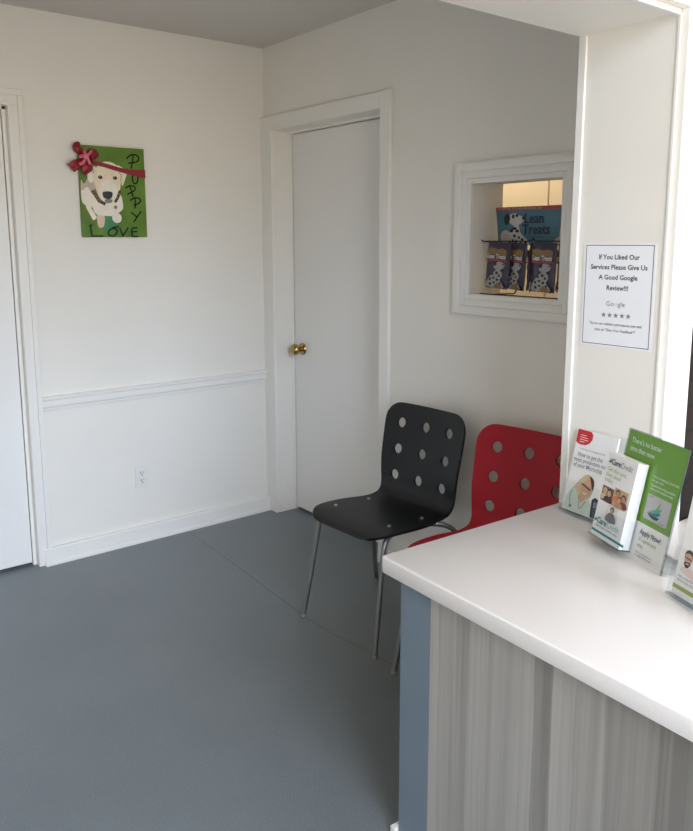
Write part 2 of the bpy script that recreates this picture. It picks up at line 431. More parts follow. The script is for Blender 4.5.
L.append((spline(K([(130, 165), (150, 95), (215, 60), (222, 130), (195, 235), (160, 250), (140, 215)]), 3), FURB))
L.append((spline(K([(470, 50), (550, 95), (580, 150), (562, 215), (528, 292), (505, 160)]), 3), FURA))
L.append((spline(K([(198, 120), (260, 40), (330, 8), (430, 28), (500, 95), (515, 200), (503, 330), (470, 430), (410, 486), (335, 484), (270, 430), (225, 330), (195, 220)]), 3), FURA))
L.append((spline(K([(300, 240), (350, 215), (420, 240), (470, 330), (460, 420), (400, 480), (335, 478), (285, 430), (270, 330)]), 3), FURB))
L += [(p, COLLAR) for p in stroke(K([(190, 350), (225, 405), (262, 462), (325, 495)]), .0145)]
L += [(p, COLLAR) for p in stroke(K([(502, 350), (478, 420), (450, 470)]), .0125)]
for a in ((198, 362), (215, 392), (232, 415), (250, 440), (268, 462), (492, 380), (472, 425)): L.append((ell(*K([a])[0], .0035, .003, 8), COLLARG))
L += [(p, NOSE) for p in stroke(K([(203, 105), (192, 140), (205, 100)]), .0022)] + [(p, NOSEG) for p in stroke(K([(480, 115), (515, 165), (512, 230)]), .003)]
L += [(p, FURC) for p in stroke(K([(196, 225), (228, 330), (250, 395)]), .0022)]
L.append((spline(K([(325, 448), (365, 440), (412, 448), (400, 482), (340, 486)]), 3), NOSEG))
L.append((spline(K([(300, 365), (330, 352), (385, 352), (415, 368), (410, 415), (385, 440), (340, 438), (308, 415)]), 3), NOSE))
for cx_, cy_ in ((273, 188), (443, 197)):
    L.append((ell(*K([(cx_, cy_)])[0], .0112, .0086), FURC)); L.append((ell(*K([(cx_, cy_)])[0], .0105, .0078), NOSE))
    L.append((ell(*K([(cx_-4, cy_-5)])[0], .0014, .0014, 8), FURB))
L += [(p, FURP) for p in stroke(K([(395, 165), (415, 160)]), .004)]
L.append((ell(*K([(450, 535)])[0], .0085, .0085), NOSEG)); L.append((ell(*K([(450, 535)])[0], .005, .005), COLLARG))
picture('puppy_picture', L, pt, -.0201, .00008)
S = [[(436, 190), (455, 172), (485, 168), (506, 182), (503, 202), (480, 212), (446, 216)], [(474, 172), (470, 205), (462, 245)],
     [(469, 285), (470, 315), (482, 334), (496, 328), (502, 308), (502, 285)],
     [(430, 358), (455, 345), (482, 352), (484, 368), (466, 382), (440, 394)], [(455, 352), (466, 385), (472, 408)],
     [(456, 430), (480, 416), (508, 418), (518, 432), (505, 448), (478, 456)], [(484, 422), (488, 450), (484, 474)],
     [(462, 500), (478, 512), (492, 524)], [(520, 494), (500, 522), (478, 556)],
     [(226, 576), (230, 610), (236, 640), (296, 640)], [(222, 577), (234, 575)],
     [(372, 588), (345, 596), (328, 614), (334, 634), (358, 638), (376, 620), (376, 602), (352, 590), (386, 584)],
     [(394, 592), (412, 638), (442, 590)],
     [(498, 590), (466, 594), (468, 638), (502, 640)], [(468, 614), (496, 612)]]
LL = []
for q in S:
    for p in stroke(Z(spline(q, 3, False) if len(q) > 3 and q[0][1] != 576 else q), .0062 if q[0][1] < 570 else .0072): LL.append((p, LETTER if q[0][1] < 570 else LETTERT))
picture('lettering', LL, pt, -.0212, .00004)
# ribbon and bow
RED = mat('dark red satin ribbon', (.25, .006, .018), .42); PINK = mat('pink satin ribbon', (.72, .19, .27), .42)
rb = thing('ribbon_bow', 'dark red ribbon with a pink centred bow tied over the corner of the puppy canvas', 'ribbon', (-.8430, -.003, 1.716))
up = Z([(205, 185), (300, 214), (400, 243), (460, 252), (541, 254)]); dn = Z([(205, 214), (300, 238), (380, 262), (450, 282), (545, 303)])
m = MB(); n = 5
v = [(x, -.0235-.002*math.sin(i*1.7), z) for i, (x, z) in enumerate(up)] + [(x, -.0235-.002*math.cos(i*1.3), z) for i, (x, z) in enumerate(dn)]
f = [(i, i+1, n+i+1, n+i) for i in range(n-1)]
xr = PW/2+.0035
v += [(xr, -.019, up[-1][1]), (xr, -.019, dn[-1][1]), (xr, .001, up[-1][1]), (xr, .001, dn[-1][1])]
f += [(4, 10, 11, 9), (10, 12, 13, 11)]
rbo = m.add(v, f).build('ribbon_band', RED, rb); sd = rbo.modifiers.new('thick', 'SOLIDIFY'); sd.thickness = .0012
def petal(path, ws, bulge, m_, nm):
    P = spline(path, 4, False); Wd = spline([(w_, 0) for w_ in ws], 4, False); q = MB(); vs = []; fs = []; NN = 9
    for i, p in enumerate(P):
        a = P[max(0, i-1)]; b = P[min(len(P)-1, i+1)]; L_ = math.hypot(b[0]-a[0], b[1]-a[1]) or 1
        nx, nz = -(b[1]-a[1])/L_, (b[0]-a[0])/L_
        for j in range(NN):
            t = -1+2*j/(NN-1); wv = Wd[i][0]*t
            vs.append((p[0]+nx*wv, -.026-p[2]-bulge*(1-t*t)*math.sin(PI*min(1, i/(len(P)-1)+.12))-.0022*math.sin(j*2.1), p[1]+nz*wv))
    for i in range(len(P)-1): fs += [(i*NN+j, i*NN+j+1, (i+1)*NN+j+1, (i+1)*NN+j) for j in range(NN-1)]
    ob = q.add(vs, fs).build(nm, m_, rb, sm=60); s_ = ob.modifiers.new('thick', 'SOLIDIFY'); s_.thickness = .0012
    return ob
def B(l, y=0):
    out = []
    for x, yy, *r in l:
        u_, v_ = uv(62+x/15.06, 135+yy/15.06); out.append((u_, v_, r[0] if r else y))
    return out
k15 = .0000735*4.2                                       # metres per crop unit
kk = 1/15.06*.00475
petal(B([(310, 320, .004), (255, 245, .008), (205, 200, .012), (195, 150, .010), (238, 100, .004)]), [12*kk, 45*kk, 62*kk, 52*kk, 16*kk], .016, RED, 'bow_loop')
petal(B([(320, 330, .004), (375, 300, .010), (420, 290, .014), (462, 318, .010), (480, 345, .004)]), [14*kk, 62*kk, 92*kk, 78*kk, 34*kk], .018, RED, 'bow_loop')
petal(B([(300, 340, .004), (235, 405, .010), (160, 450, .014), (112, 492, .010)]), [20*kk, 58*kk, 70*kk, 72*kk], .012, RED, 'ribbon_tail')
petal(B([(310, 350, .006), (320, 440, .012), (350, 520, .014), (372, 560, .010)]), [24*kk, 75*kk, 92*kk, 66*kk], .014, RED, 'ribbon_tail')
for path in ([(305, 318), (360, 275), (402, 232)], [(318, 335), (300, 285), (285, 222)], [(315, 318), (260, 312), (212, 330)], [(305, 325), (275, 400), (218, 440)], [(310, 320), (340, 370), (372, 442)]):
    petal(B([(x, y_, .026) for x, y_ in path]), [16*kk, 24*kk, 22*kk], .006, PINK, 'pink_ribbon')
m = MB(); c_ = B([(310, 322)])[0]
m.lathe([(.001, 0), (.012, .002), (.014, .007), (.010, .013), (.001, .016)], 16, M=Matrix.Translation((c_[0], -.044, c_[1])) @ Matrix.Rotation(R(90), 4, 'X'))
m.build('pink_knot', PINK, rb, sm=50)

# ------------------------------------------------------------------ chairs
HX, HZ, HR = .130, .110, .0210
def shell_mesh():
    prof = spline([(-.222, .424), (-.210, .438), (-.150, .448), (-.05, .445), (.05, .438), (.115, .436), (.158, .443), (.185, .462), (.199, .498), (.209, .56), (.262, .824)], 8, False)
    S_ = [0]
    for a, b in zip(prof[:-1], prof[1:]): S_.append(S_[-1]+math.dist(a, b))
    total = S_[-1]
    def at(s):
        s = max(0, min(total, s)); i = max(j for j in range(len(S_)) if S_[j] <= s+1e-9); i = min(i, len(S_)-2)
        t = (s-S_[i])/(S_[i+1]-S_[i]); return [prof[i][k]*(1-t)+prof[i+1][k]*t for k in (0, 1)]
    s0 = total-.028-3*HZ                                   # first hole row starts here
    def half(s):
        u = s/total
        base = spline([(0, .185), (.12, .213), (.28, .217), (.42, .200), (.5, .196), (.62, .205), (.85, .214), (1, .212)], 8, False)
        wv = base[-1][1]
        for (a, b) in zip(base[:-1], base[1:]):
            if a[0] <= u <= b[0]: wv = a[1]+(b[1]-a[1])*(u-a[0])/((b[0]-a[0]) or 1); break
        for d_, rr in ((s, .075), (total-s, .072)):
            if d_ < rr: wv -= rr-math.sqrt(max(0, rr*rr-(rr-d_)**2))
        return wv
    nb = 6
    rows = [0, .003, .008, .016, .028, .044, .062, .08]
    k = 1
    while rows[-1] < s0-.012: rows.append(rows[-1]+min(.02, max(.006, s0-rows[-1])) if s0-rows[-1] > .03 else s0)
    rows[-1] = s0
    rows += [s0+3*HZ*i/(3*nb) for i in range(1, 3*nb+1)]
    hole_r0 = rows.index(s0)
    rest = [.036*x for x in (.2, .4, .58, .72, .84, .92, .97, 1)]
    rows += [s0+3*HZ+r*.028/.036 for r in rest]
    cols = [-1.0, -.5] + [None]*(3*nb+1) + [.5, 1.0]
    cellx = [(-1.5*HX+HX*i/nb) for i in range(3*nb+1)]
    bm = bmesh.new(); V = {}
    def P3(x, s):
        y, z = at(s)
        back = max(0, min(1, (s-.5*total)/(.2*total)))
        y += back*.018*(x/.21)**2*-1.0 + 0                  # backrest curved a little round the sitter
        if s < .5*total: z += .003*(x/.21)**2*min(1, s/.06)
        return (x, y, z)
    def X(c, s):
        w_ = half(s); lim = 1.5*HX
        if w_ < lim+.006: sc = w_/(lim+.006); 
        else: sc = 1
        if c < 2:  inner = -lim*sc; return -w_ + (inner+w_)*(c/2)
        if c > 2+3*nb: inner = lim*sc; return inner + (w_-inner)*((c-2-3*nb)/2)
        return cellx[c-2]*sc
    nr, nc = len(rows), len(cols)
    skip = set()
    for hi in range(3):
        for hj in range(3):
            for a in range(1, nb):
                for b in range(1, nb): skip.add((hole_r0+hi*nb+a, 2+hj*nb+b))
    for r in range(nr):
        for c in range(nc):
            if (r, c) in skip: continue
            V[r, c] = bm.verts.new(P3(X(c, rows[r]), rows[r]))
    inhole = lambda r, c: hole_r0 <= r < hole_r0+3*nb and 2 <= c < 2+3*nb
    for r in range(nr-1):
        for c in range(nc-1):
            if not inhole(r, c): bm.faces.new((V[r, c], V[r, c+1], V[r+1, c+1], V[r+1, c]))
    for hi in range(3):
        for hj in range(3):
            r0, c0 = hole_r0+hi*nb, 2+hj*nb
            ringi = [(r0, c0+k) for k in range(nb)] + [(r0+k, c0+nb) for k in range(nb)] + [(r0+nb, c0+nb-k) for k in range(nb)] + [(r0+nb-k, c0) for k in range(nb)]
            sc_, xc_ = rows[r0]+HZ/2, cellx[hj*nb]+HX/2
            inner = []; mid = []
            for (r, c) in ringi:
                dx, ds = cellx[c-2]-xc_, rows[r]-sc_
                a = math.atan2(ds, dx)
                inner.append(bm.verts.new(P3(xc_+HR*math.cos(a), sc_+HR*math.sin(a))))
                mid.append(bm.verts.new(P3(xc_+.5*(HR*math.cos(a)+dx), sc_+.5*(HR*math.sin(a)+ds))))
            n_ = len(ringi)
            for k in range(n_):
                k2 = (k+1) % n_
                bm.faces.new((V[ringi[k]], V[ringi[k2]], mid[k2], mid[k]))
                bm.faces.new((mid[k], mid[k2], inner[k2], inner[k]))
    bmesh.ops.recalc_face_normals(bm, faces=bm.faces)
    if sum(f.normal.z for f in bm.faces) < 0: bmesh.ops.reverse_faces(bm, faces=bm.faces)
    # thickness
    bm.normal_update()
    TH = .010
    old = list(bm.verts); oldf = list(bm.faces); nrm = {v: v.normal.copy() for v in old}
    bnd = [e for e in bm.edges if len(e.link_faces) == 1]
    nv = {v: bm.verts.new(v.co - nrm[v]*TH) for v in old}
    for f in oldf: bm.faces.new([nv[v] for v in reversed(f.verts)])
    for e in bnd:
        f = e.link_faces[0]; a, b = e.verts
        for l in f.loops:
            if l.edge == e: a, b = l.vert, l.link_loop_next.vert; break
        bm.faces.new((b, a, nv[a], nv[b]))
    bmesh.ops.recalc_face_normals(bm, faces=bm.faces)
    me = bpy.data.meshes.new('seat_shell'); bm.to_mesh(me); bm.free(); smooth(me, 50); return me
SHELL = shell_mesh()
def leg_path(sx, rear):
    if rear: p = [(.165, .055, .426), (.185, .085, .426), (.212, .125, .420), (.232, .155, .400), (.240, .170, .365), (.252, .197, .18), (.263, .222, .016)]
    else: p = [(.165, -.09, .426), (.170, -.120, .425), (.178, -.146, .415), (.183, -.160, .395), (.186, -.168, .36), (.197, -.198, .18), (.209, -.228, .016)]
    return spline([(sx*x, y, z) for x, y, z in p], 4, False)
def make_chair(m_shell, label):
    t = thing('perforated_chair', label, 'chair')
    sh = link('seat_shell', SHELL.copy(), m_shell, t)
    for sx in (-1, 1):
        for rear in (0, 1):
            lg = MB().tube(leg_path(sx, rear), .0098, 14).build('leg', STEEL, t, sm=50)
            fx, fy, _ = leg_path(sx, rear)[-1]
            MB().lathe([(.0085, 0), (.0102, .001), (.0106, .009), (.0102, .0125), (.0095, .013)], 16, M=Matrix.Translation((fx, fy, 0))).build('foot_glide', GLIDE, lg, sm=40)
        MB().tube([(sx*.165, -.09, .426), (sx*.165, .055, .426)], .0098, 14).build('side_rail', STEEL, t, sm=50)
    for y in (-.075, .045): MB().tube([(-.165, y, .422), (.165, y, .422)], .0085, 12).build('cross_rail', STEEL, t, sm=50)
    for bx, by, bz in ((-.152, -.105, .4565), (.152, -.105, .4565), (-.150, .072, .4435), (.150, .072, .4435)):
        MB().lathe([(.0068, -.004), (.0068, .0012), (.005, .0024), (.001, .0026)], 14, M=Matrix.Translation((bx, by, bz))).build('bolt_head', SCREW, t, sm=40)
    return t
c1 = make_chair(BLACKP, 'black molded plywood chair with nine round holes in its back and grey metal legs')
c1.location = (-.37, -1.368, 0); c1.rotation_euler = (0, 0, R(-87.6))
c2 = make_chair(REDP, 'red molded plywood chair with round holes half hidden behind the white counter')
c2.location = (-.354, -1.890, 0); c2.rotation_euler = (0, 0, R(-84))

# ------------------------------------------------------------------ reception desk
C0, C1, C2 = (-1.117, -2.213), (-.4465, -2.2430), (-.4465, -2.5395)
dk = thing('reception_desk', 'white topped reception desk with grey wood grain end panel and blue corner', 'desk', (0, 0, 0))
TOPZ = .737
fx = lambda y: -1.117-.0485*(-2.213-y)                    # the end edge runs slightly askew
r = .014
corner = [(C0[0]+r-r*math.cos(R(a)), C0[1]-r+r*math.sin(R(a))) for a in (0, 22, 45, 68, 90)]
poly = corner + [C1, C2, (.55, -2.5395), (.55, -3.35), (fx(-3.35), -3.35)]
m = MB(); m.prism(poly, TOPZ-.040, TOPZ); m.build('countertop', QUARTZ, dk, .004, 30)
ins = .027
def fxi(y): return fx(y)+ins
yb0, yb1 = -2.262, -2.369
m = MB(); m.prism([(fxi(yb0), yb0), (-.4465, -2.288), (-.4465, yb1), (fxi(yb1), yb1)], 0, TOPZ-.040); m.build('half_wall', BLUE, dk, .002)
m = MB(); m.prism([(fxi(yb1), yb1-.0008), (fxi(yb1)+.02, yb1-.0008), (fxi(-3.32)+.02, -3.32), (fxi(-3.32), -3.32)], 0, TOPZ-.040); m.build('end_panel', LAM, dk)
m = MB(); m.prism([(fxi(yb1)+.0205, yb1-.001), (-.4465, yb1-.001), (-.4465, -2.5405), (.5, -2.5405), (.5, -3.30), (fxi(-3.30)+.0205, -3.30)], .09, TOPZ-.040); m.build('desk_body', LAM, dk)
m = MB(); m.prism([(fxi(yb0)-.014, yb0+.016), (-.4465, -2.27), (-.4465, -2.286), (fxi(yb0)+.0, yb0+.0012), (fxi(yb0)-.0005, yb0-.0015), (fxi(yb0)-.014, yb0-.0015)], 0, .019); m.build('desk_baseboard', TRIM, dk, .002)

# ------------------------------------------------------------------ review notice on the jamb
sg = thing('review_notice', 'laminated white paper notice asking for a review taped on the white post', 'sign', (XJ+.0054, -2.3875, 1.3455), (R(0), 0, R(-90)))
m = MB(); m.box(-.1065, .1065, -.0006, 0, -.1395, .1395); m.build('sheet', PAPER, sg)
bw, bh = .0995, .1335
fr = []
for q in (rect(-bw, bh-.0016, bw, bh), rect(-bw, -bh, bw, -bh+.0016), rect(-bw, -bh, -bw+.0016, bh), rect(bw-.0016, -bh, bw, bh)): fr.append((q, INK))
picture('border_line', fr, sg, -.0007)
for ln, zz, sz in (('If You Liked Our', .100, .0180), ('Services Please Give Us', .0735, .0180), ('A Good Google', .0465, .0180), ('Review!!!', .0185, .0180)):
    text('heading', ln, sz, INK, sg, 0, -.0009, zz-.004, 'CENTER', .00036, .97)
text('logo_word', 'G', .0185, GREYINK, sg, -.0245, -.0009, -.028, 'CENTER', .0001)
text('logo_word', 'o', .0185, GREYINK, sg, -.0120, -.0009, -.028, 'CENTER', .0001)
text('logo_word', 'o', .0185, LIGHTINK, sg, -.0010, -.0009, -.028, 'CENTER', .0001)
text('logo_word', 'gle', .0185, GREYINK, sg, .0148, -.0009, -.028, 'CENTER', .0001)
for i in range(5):
    st = []; cx_ = -.0365+.0183*i
    for q in range(10):
        rr = .0088 if q % 2 == 0 else .0038; st.append((cx_+rr*math.sin(PI*q/5), -.0525+rr*math.cos(PI*q/5)))
    picture('star', [(st, LIGHTINK), ([(x, z) for x, z in [(cx_+.0068*math.sin(PI*q/5)*(1 if q % 2 == 0 else .45), -.0525+.0068*math.cos(PI*q/5)*(1 if q % 2 == 0 else .45)) for q in range(10)]], GREYINK)], sg, -.0009)
text('small_print', '"Go to our website petvetpaws.com and', .0102, INK, sg, -.002, -.0009, -.0800, 'CENTER', .0001, .93)
text('small_print', 'click on "Give Your Feedback"*', .0102, INK, sg, -.002, -.0009, -.0965, 'CENTER', .0001, .93)

# ------------------------------------------------------------------ brochures on the desk
SKIN = mat('printed skin tone', (.62, .36, .24), .5); SKIN2 = mat('printed warm skin tone', (.50, .26, .14), .5)
BLOND = mat('printed blond hair', (.62, .50, .30), .5); BROWN = mat('printed brown hair', (.07, .035, .02), .5)
COATW = mat('printed pale green coat', (.58, .66, .58), .5); NAVY = mat('printed navy cloth', (.03, .035, .06), .5)
REDI = mat('printed red', (.58, .02, .035), .45); TEALI = mat('printed teal', (.01, .22, .21), .5)
OLIVE = mat('printed olive green', (.32, .38, .12), .5); GRN = mat('printed bright green', (.155, .36, .030), .38)
WHITEI = mat('printed white', (.82, .85, .78), .5); ORANGE = mat('printed orange cloth', (.62, .22, .07), .5)
SILV = mat('printed silver card', (.52, .51, .52), .35); DTEAL = mat('printed dark teal', (.015, .06, .08), .5)
LTEAL = mat('printed light teal', (.10, .36, .34), .5); GREYB = mat('printed grey shirt', (.17, .16, .18), .5)
PINKI = mat('printed pale pink', (.80, .62, .60), .5)
def leanM(a): return Matrix.Rotation(-a, 4, 'X')
def at_frame(org, yaw, lean, x, y, z):
    v = Matrix.Rotation(yaw, 4, 'Z') @ leanM(lean) @ Vector((x, y, z)); return (org[0]+v.x, org[1]+v.y, org[2]+v.z)
def brochure_pose(o_, org, yaw, lean, x, y, z): o_.location = at_frame(org, yaw, lean, x, y, z); o_.rotation_euler = (-lean, 0, yaw)

# holder one: clear trifold holder with microchip pamphlets
H1, Y1, L1 = (-.5025, -2.290, TOPZ), R(-97.8), R(13.5)
h1 = thing('brochure_holder', 'clear acrylic leaflet holder nearest the white post, holding white pamphlets', 'holder', H1, (0, 0, Y1))
Mx1 = Matrix.Translation((0, 0, .009)) @ leanM(L1)
m = MB(); m.box(-.006, .150, .026, .0285, .0, .232, M=Mx1); m.build('back_panel', CLEAR, h1)
m = MB(); m.box(-.006, .150, -.0090, -.0070, .0, .085, M=Mx1); m.build('front_panel', CLEAR, h1)
for a in (-.006, .148): m = MB(); m.box(a, a+.002, -.0070, .026, 0, .18, M=Mx1); m.build('side_panel', CLEAR, h1)
m = MB(); m.box(-.006, .150, -.0090, .0285, -.0025, 0, M=Mx1); m.build('base_panel', CEDGE, h1)
m = MB(); m.box(-.004, .148, .031, .065, 0, .003); m.build('foot_plate', CLEAR, h1)
O1 = (H1[0], H1[1], TOPZ+.009)
def pamphlet(label, nth, wd, ht, group=None):
    o_ = thing('pamphlet', label, 'brochure', group=group)
    m_ = MB(); m_.box(0, wd, 0, nth, 0, ht); m_.build('folded_sheet', PAPERW, o_); return o_
b1 = pamphlet('white pamphlet with a red corner and a blond woman in glasses', .004, .140, .228)
brochure_pose(b1, O1, Y1, L1, .002, -.0018, .001)
Lw = [([(0, .228), (.047, .228), (.0545, .220), (.055, .207), (.048, .195), (.036, .188), (.020, .186), (.008, .188), (0, .192)], REDI)]
Lw += [(rect(.012, .2125-.0062*i, .012+[.020, .027, .029, .018][i], .2140-.0062*i), WHITEI) for i in range(4)]
# woman: hair behind, coat, face, fringe, glasses, stethoscope; dark sleeve beside her
Lw.append((spline([(.034, .060), (.040, .080), (.050, .100), (.064, .111), (.080, .108), (.091, .094), (.093, .074), (.086, .052), (.072, .042), (.050, .044)]), BLOND))
Lw.append((spline([(.018, .052), (.030, .074), (.046, .096), (.060, .108), (.062, .080), (.052, .050), (.036, .040)]), BLOND))
Lw.append(([(.002, .002), (.006, .036), (.018, .058), (.032, .066), (.042, .056), (.056, .044), (.072, .040), (.086, .046), (.096, .032), (.098, .002)], COATW))
Lw.append(([(.100, .002), (.096, .050), (.106, .058), (.122, .052), (.128, .040), (.122, .002)], NAVY)); Lw.append((rect(.104, .030, .118, .046), GREYINK))
Lw.append(([(.046, .050), (.060, .030), (.074, .044), (.066, .056)], SKIN))
Lw.append((spline([(.050, .074), (.056, .092), (.066, .101), (.079, .098), (.087, .084), (.085, .066), (.076, .052), (.065, .048), (.055, .058)]), SKIN))
Lw.append((spline([(.048, .072), (.050, .092), (.062, .106), (.074, .108), (.066, .098), (.058, .088)]), BLOND))
Lw.append((spline([(.074, .108), (.088, .103), (.094, .086), (.091, .072), (.086, .084), (.080, .098)]), BROWN))
Lw += [(p, NAVY) for p in stroke([(.053, .083), (.064, .080), (.068, .078), (.084, .073)], .0042)]
Lw.append((spline([(.061, .062), (.069, .060), (.077, .062), (.069, .056)]), WHITEI))
Lw += [(p, GREYINK) for p in stroke(spline([(.024, .058), (.021, .040), (.026, .022), (.030, .016)], 3, False), .0024)]
Lw.append((ell(.029, .014, .005, .005, 12), GREYINK))
Lw += [(p, GREYINK) for p in stroke(spline([(.052, .046), (.056, .030), (.062, .016), (.070, .022), (.078, .040)], 3, False), .0020)]
picture('printed_cover', Lw, b1, -.0002)
text('cover_text', 'How to get the', .0170, GREYINK, b1, .018, -.0032, .1545, 'LEFT', .0001, .82)
text('cover_text', 'most protection out', .0170, GREYINK, b1, .008, -.0032, .1395, 'LEFT', .0001, .82)
text('cover_text', 'of your Microchip', .0170, GREYINK, b1, .010, -.0032, .1245, 'LEFT', .0001, .82)
text('cover_text', 'Technology has changed pet care', .0066, GREYINK, b1, .020, -.0032, .1745, 'LEFT')
first = None
for i in range(1):
    if first is None:
        first = thing('pamphlet', 'plain edge of a white pamphlet stacked behind the red cornered one', 'brochure')
        m = MB(); m.box(0, .140, 0, .0042, 0, .2275); m.build('folded_sheet', PAPERW, first)
        picture('red_corner', [([(0, .2275), (.047, .2275), (.054, .216), (.050, .201), (0, .19)], REDI)], first, -.00005); q = first
    else: q = copy_tree(first)
    brochure_pose(q, O1, Y1, L1, -.0012, .0028, .001)

# holder two: sign holder with green flyer and a trifold pocket in front
H2, Y2, L2 = (-.612, -2.499, TOPZ), R(-113.1), R(11.5)
h2 = thing('sign_holder', 'clear acrylic sign holder with a front pocket around the green flyer', 'holder', H2, (0, 0, Y2))
Mx2 = Matrix.Translation((0, 0, .002)) @ leanM(L2)
FW, FH = .2165, .295
m = MB(); m.box(-.002, FW+.002, .0025, .0045, 0, FH+.004, M=Mx2); m.build('back_panel', CLEAR, h2)
m = MB(); m.box(-.002, FW+.002, -.0045, -.0030, 0, FH+.002, M=Mx2); m.build('front_panel', CLEAR, h2)
m = MB(); m.box(-.002, -.0003, -.0030, .0025, 0, FH, M=Mx2); m.box(FW+.0004, FW+.002, -.0030, .0025, 0, FH, M=Mx2); m.box(-.002, FW+.002, -.0030, .0025, FH+.0010, FH+.0022, M=Mx2); m.build('edge_strip', CEDGE, h2)
m = MB(); m.box(-.002, FW+.002, .006, .10, 0, .003); m.build('foot_plate', CLEAR, h2)
PX0, PZ0, PWd, PD = -.019, .014, .126, .031
m = MB(); m.box(PX0, PX0+PWd, -PD-.0115, -PD-.0095, PZ0, PZ0+.075, M=Mx2); m.build('pocket_front', CLEAR, h2)
for a in (PX0, PX0+PWd-.002): m = MB(); m.box(a, a+.002, -PD-.0095, -.0046, PZ0, PZ0+.075, M=Mx2); m.build('pocket_side', CLEAR, h2)
m = MB(); m.box(PX0, PX0+PWd, -PD-.0115, -.0046, PZ0-.002, PZ0, M=Mx2); m.build('pocket_base', CEDGE, h2)
O2 = (H2[0], H2[1], TOPZ+.002)
fl = thing('flyer', 'green and white flyer with a sailboat card picture in a clear holder', 'flyer')
brochure_pose(fl, O2, Y2, L2, 0, 0, .0004)
m = MB(); m.box(0, FW, -.0004, .0004, 0, FH); m.build('flyer_sheet', PAPERW, fl)
Lf = [(rect(0, .091, FW, FH), GRN)]
DX, DZ = .018, -.007
sh = lambda l: [(x+DX, z+DZ) for x, z in l]
cardq = sh(rrect(.098, .112, .182, .172, .004))
Lf.append(([(x+.001, z-.001) for x, z in cardq], GREYINK)); Lf.append((cardq, SILV))
Lf.append((sh(spline([(.132, .138), (.140, .150), (.147, .164), (.147, .148), (.144, .139)], 3)), mat('printed leaf green', (.22, .42, .08), .4)))
Lf.append((sh(spline([(.118, .134), (.134, .140), (.150, .146), (.156, .150), (.152, .140), (.140, .134)], 3)), LTEAL))
Lf.append((sh(spline([(.113, .131), (.134, .133), (.154, .138), (.150, .130), (.134, .126)], 3)), TEALI))
Lf.append((sh(spline([(.110, .128), (.134, .126), (.152, .126), (.146, .119), (.128, .119)], 3)), DTEAL))
Lf.append((sh(rect(.104, .1655, .119, .1675)), GREYINK))
Lf.append((sh(rect(.154, .1155, .174, .117)), GREYINK))
picture('printed_page', Lf, fl, -.0005)
text('flyer_text', "There's no better", .0182, WHITEI, fl, .016, -.0016, .2655, bold=.0001, sx=.86)
text('flyer_text', 'time than now.', .0182, WHITEI, fl, .016, -.0016, .2450, bold=.0001, sx=.86)
text('flyer_text', 'Now accepting CareCredit\nfor pet care', .0092, WHITEI, fl, .120, -.0016, .2045, sx=.9)
text('flyer_text', 'Special financing available\nAsk us for details today', .0088, WHITEI, fl, .120, -.0016, .1840, sx=.95)
text('flyer_text', 'Apply Now!', .0185, DTEAL, fl, .120, -.0016, .0655, bold=.0002, sx=.82)
text('flyer_text', "It's quick and\neasy.", .0150, OLIVE, fl, .120, -.0016, .0490, sx=.8, spacing=.95)
text('flyer_text', 'Ask for an application\nor apply online today', .0068, GREYINK, fl, .120, -.0016, .0200)
TW = .117
b2 = pamphlet('white pamphlet with three photos of people and a teal band in the clear pocket', .004, TW, .214)
brochure_pose(b2, O2, Y2, L2, PX0+.0045, -PD-.0035, PZ0+.0005)
Lb = [(rect(0, .010, TW, .0165), TEALI)]
def head(cx_, cz_, r_, hair, skin, cloth):
    return [(spline([(cx_-r_*1.7, cz_-r_*2.8), (cx_-r_*1.5, cz_-r_*1.3), (cx_, cz_-r_*.8), (cx_+r_*1.5, cz_-r_*1.3), (cx_+r_*1.7, cz_-r_*2.8)], 3), cloth),
            (ell(cx_, cz_+r_*.25, r_*1.05, r_*1.1, 14), hair), (ell(cx_, cz_-r_*.1, r_*.78, r_*.95, 14), skin)]
Lb.append((rect(.006, .096, .047, .136), mat('printed dim brown background', (.16, .10, .06), .5)))
Lb += head(.017, .122, .0075, BLOND, SKIN, mat('printed cream cloth', (.65, .52, .38), .5)) + head(.033, .121, .0085, BROWN, SKIN, BROWN)
Lb.append((rect(.049, .096, .096, .144), mat('printed tan background', (.55, .38, .26), .5)))
Lb += head(.062, .131, .0080, BROWN, SKIN2, ORANGE) + head(.084, .124, .0085, BROWN, SKIN2, mat('printed maroon cloth', (.18, .05, .035), .5)) + head(.072, .117, .007, BROWN, SKIN, SKIN2)
Lb.append((rect(.040, .052, .076, .094), mat('printed pale background', (.70, .70, .72), .5)))
Lb += head(.058, .083, .0072, BROWN, SKIN2, GREYB)
Lb.append((spline([(.041, .053), (.043, .068), (.058, .075), (.073, .068), (.075, .053)], 3), GREYB))
Lb += [([(.008, .199), (.018, .199), (.0165, .212)], DTEAL), ([(.012, .199), (.018, .199), (.0165, .212)], TEALI)]
Lb += [([(.004, .039), (.014, .039), (.012, .050)], TEALI)]
Lb = [([(x*.117/.104, z*.214/.226) for x, z in q_], m_) for q_, m_ in Lb]
picture('printed_cover', Lb, b2, -.0002)
text('cover_logo', 'Care', .0200, DTEAL, b2, .023, -.0046, .1870, bold=.0005, sx=.92)
text('cover_logo', 'Credit', .0200, GREYINK, b2, .0605, -.0046, .1870, sx=.88)
text('cover_text', 'Get the care\nthey need\ntoday.', .0150, OLIVE, b2, .012, -.0046, .1690, spacing=.92)
text('cover_logo', 'Care', .0215, TEALI, b2, .018, -.0046, .035, bold=.0006, sx=.92)
text('cover_logo', 'Credit', .0215, LTEAL, b2, .0585, -.0046, .035, sx=.88)
text('cover_text', 'Making care possible...today', .0078, GREYINK, b2, .018, -.0046, .0260, bold=.0001)
first = None
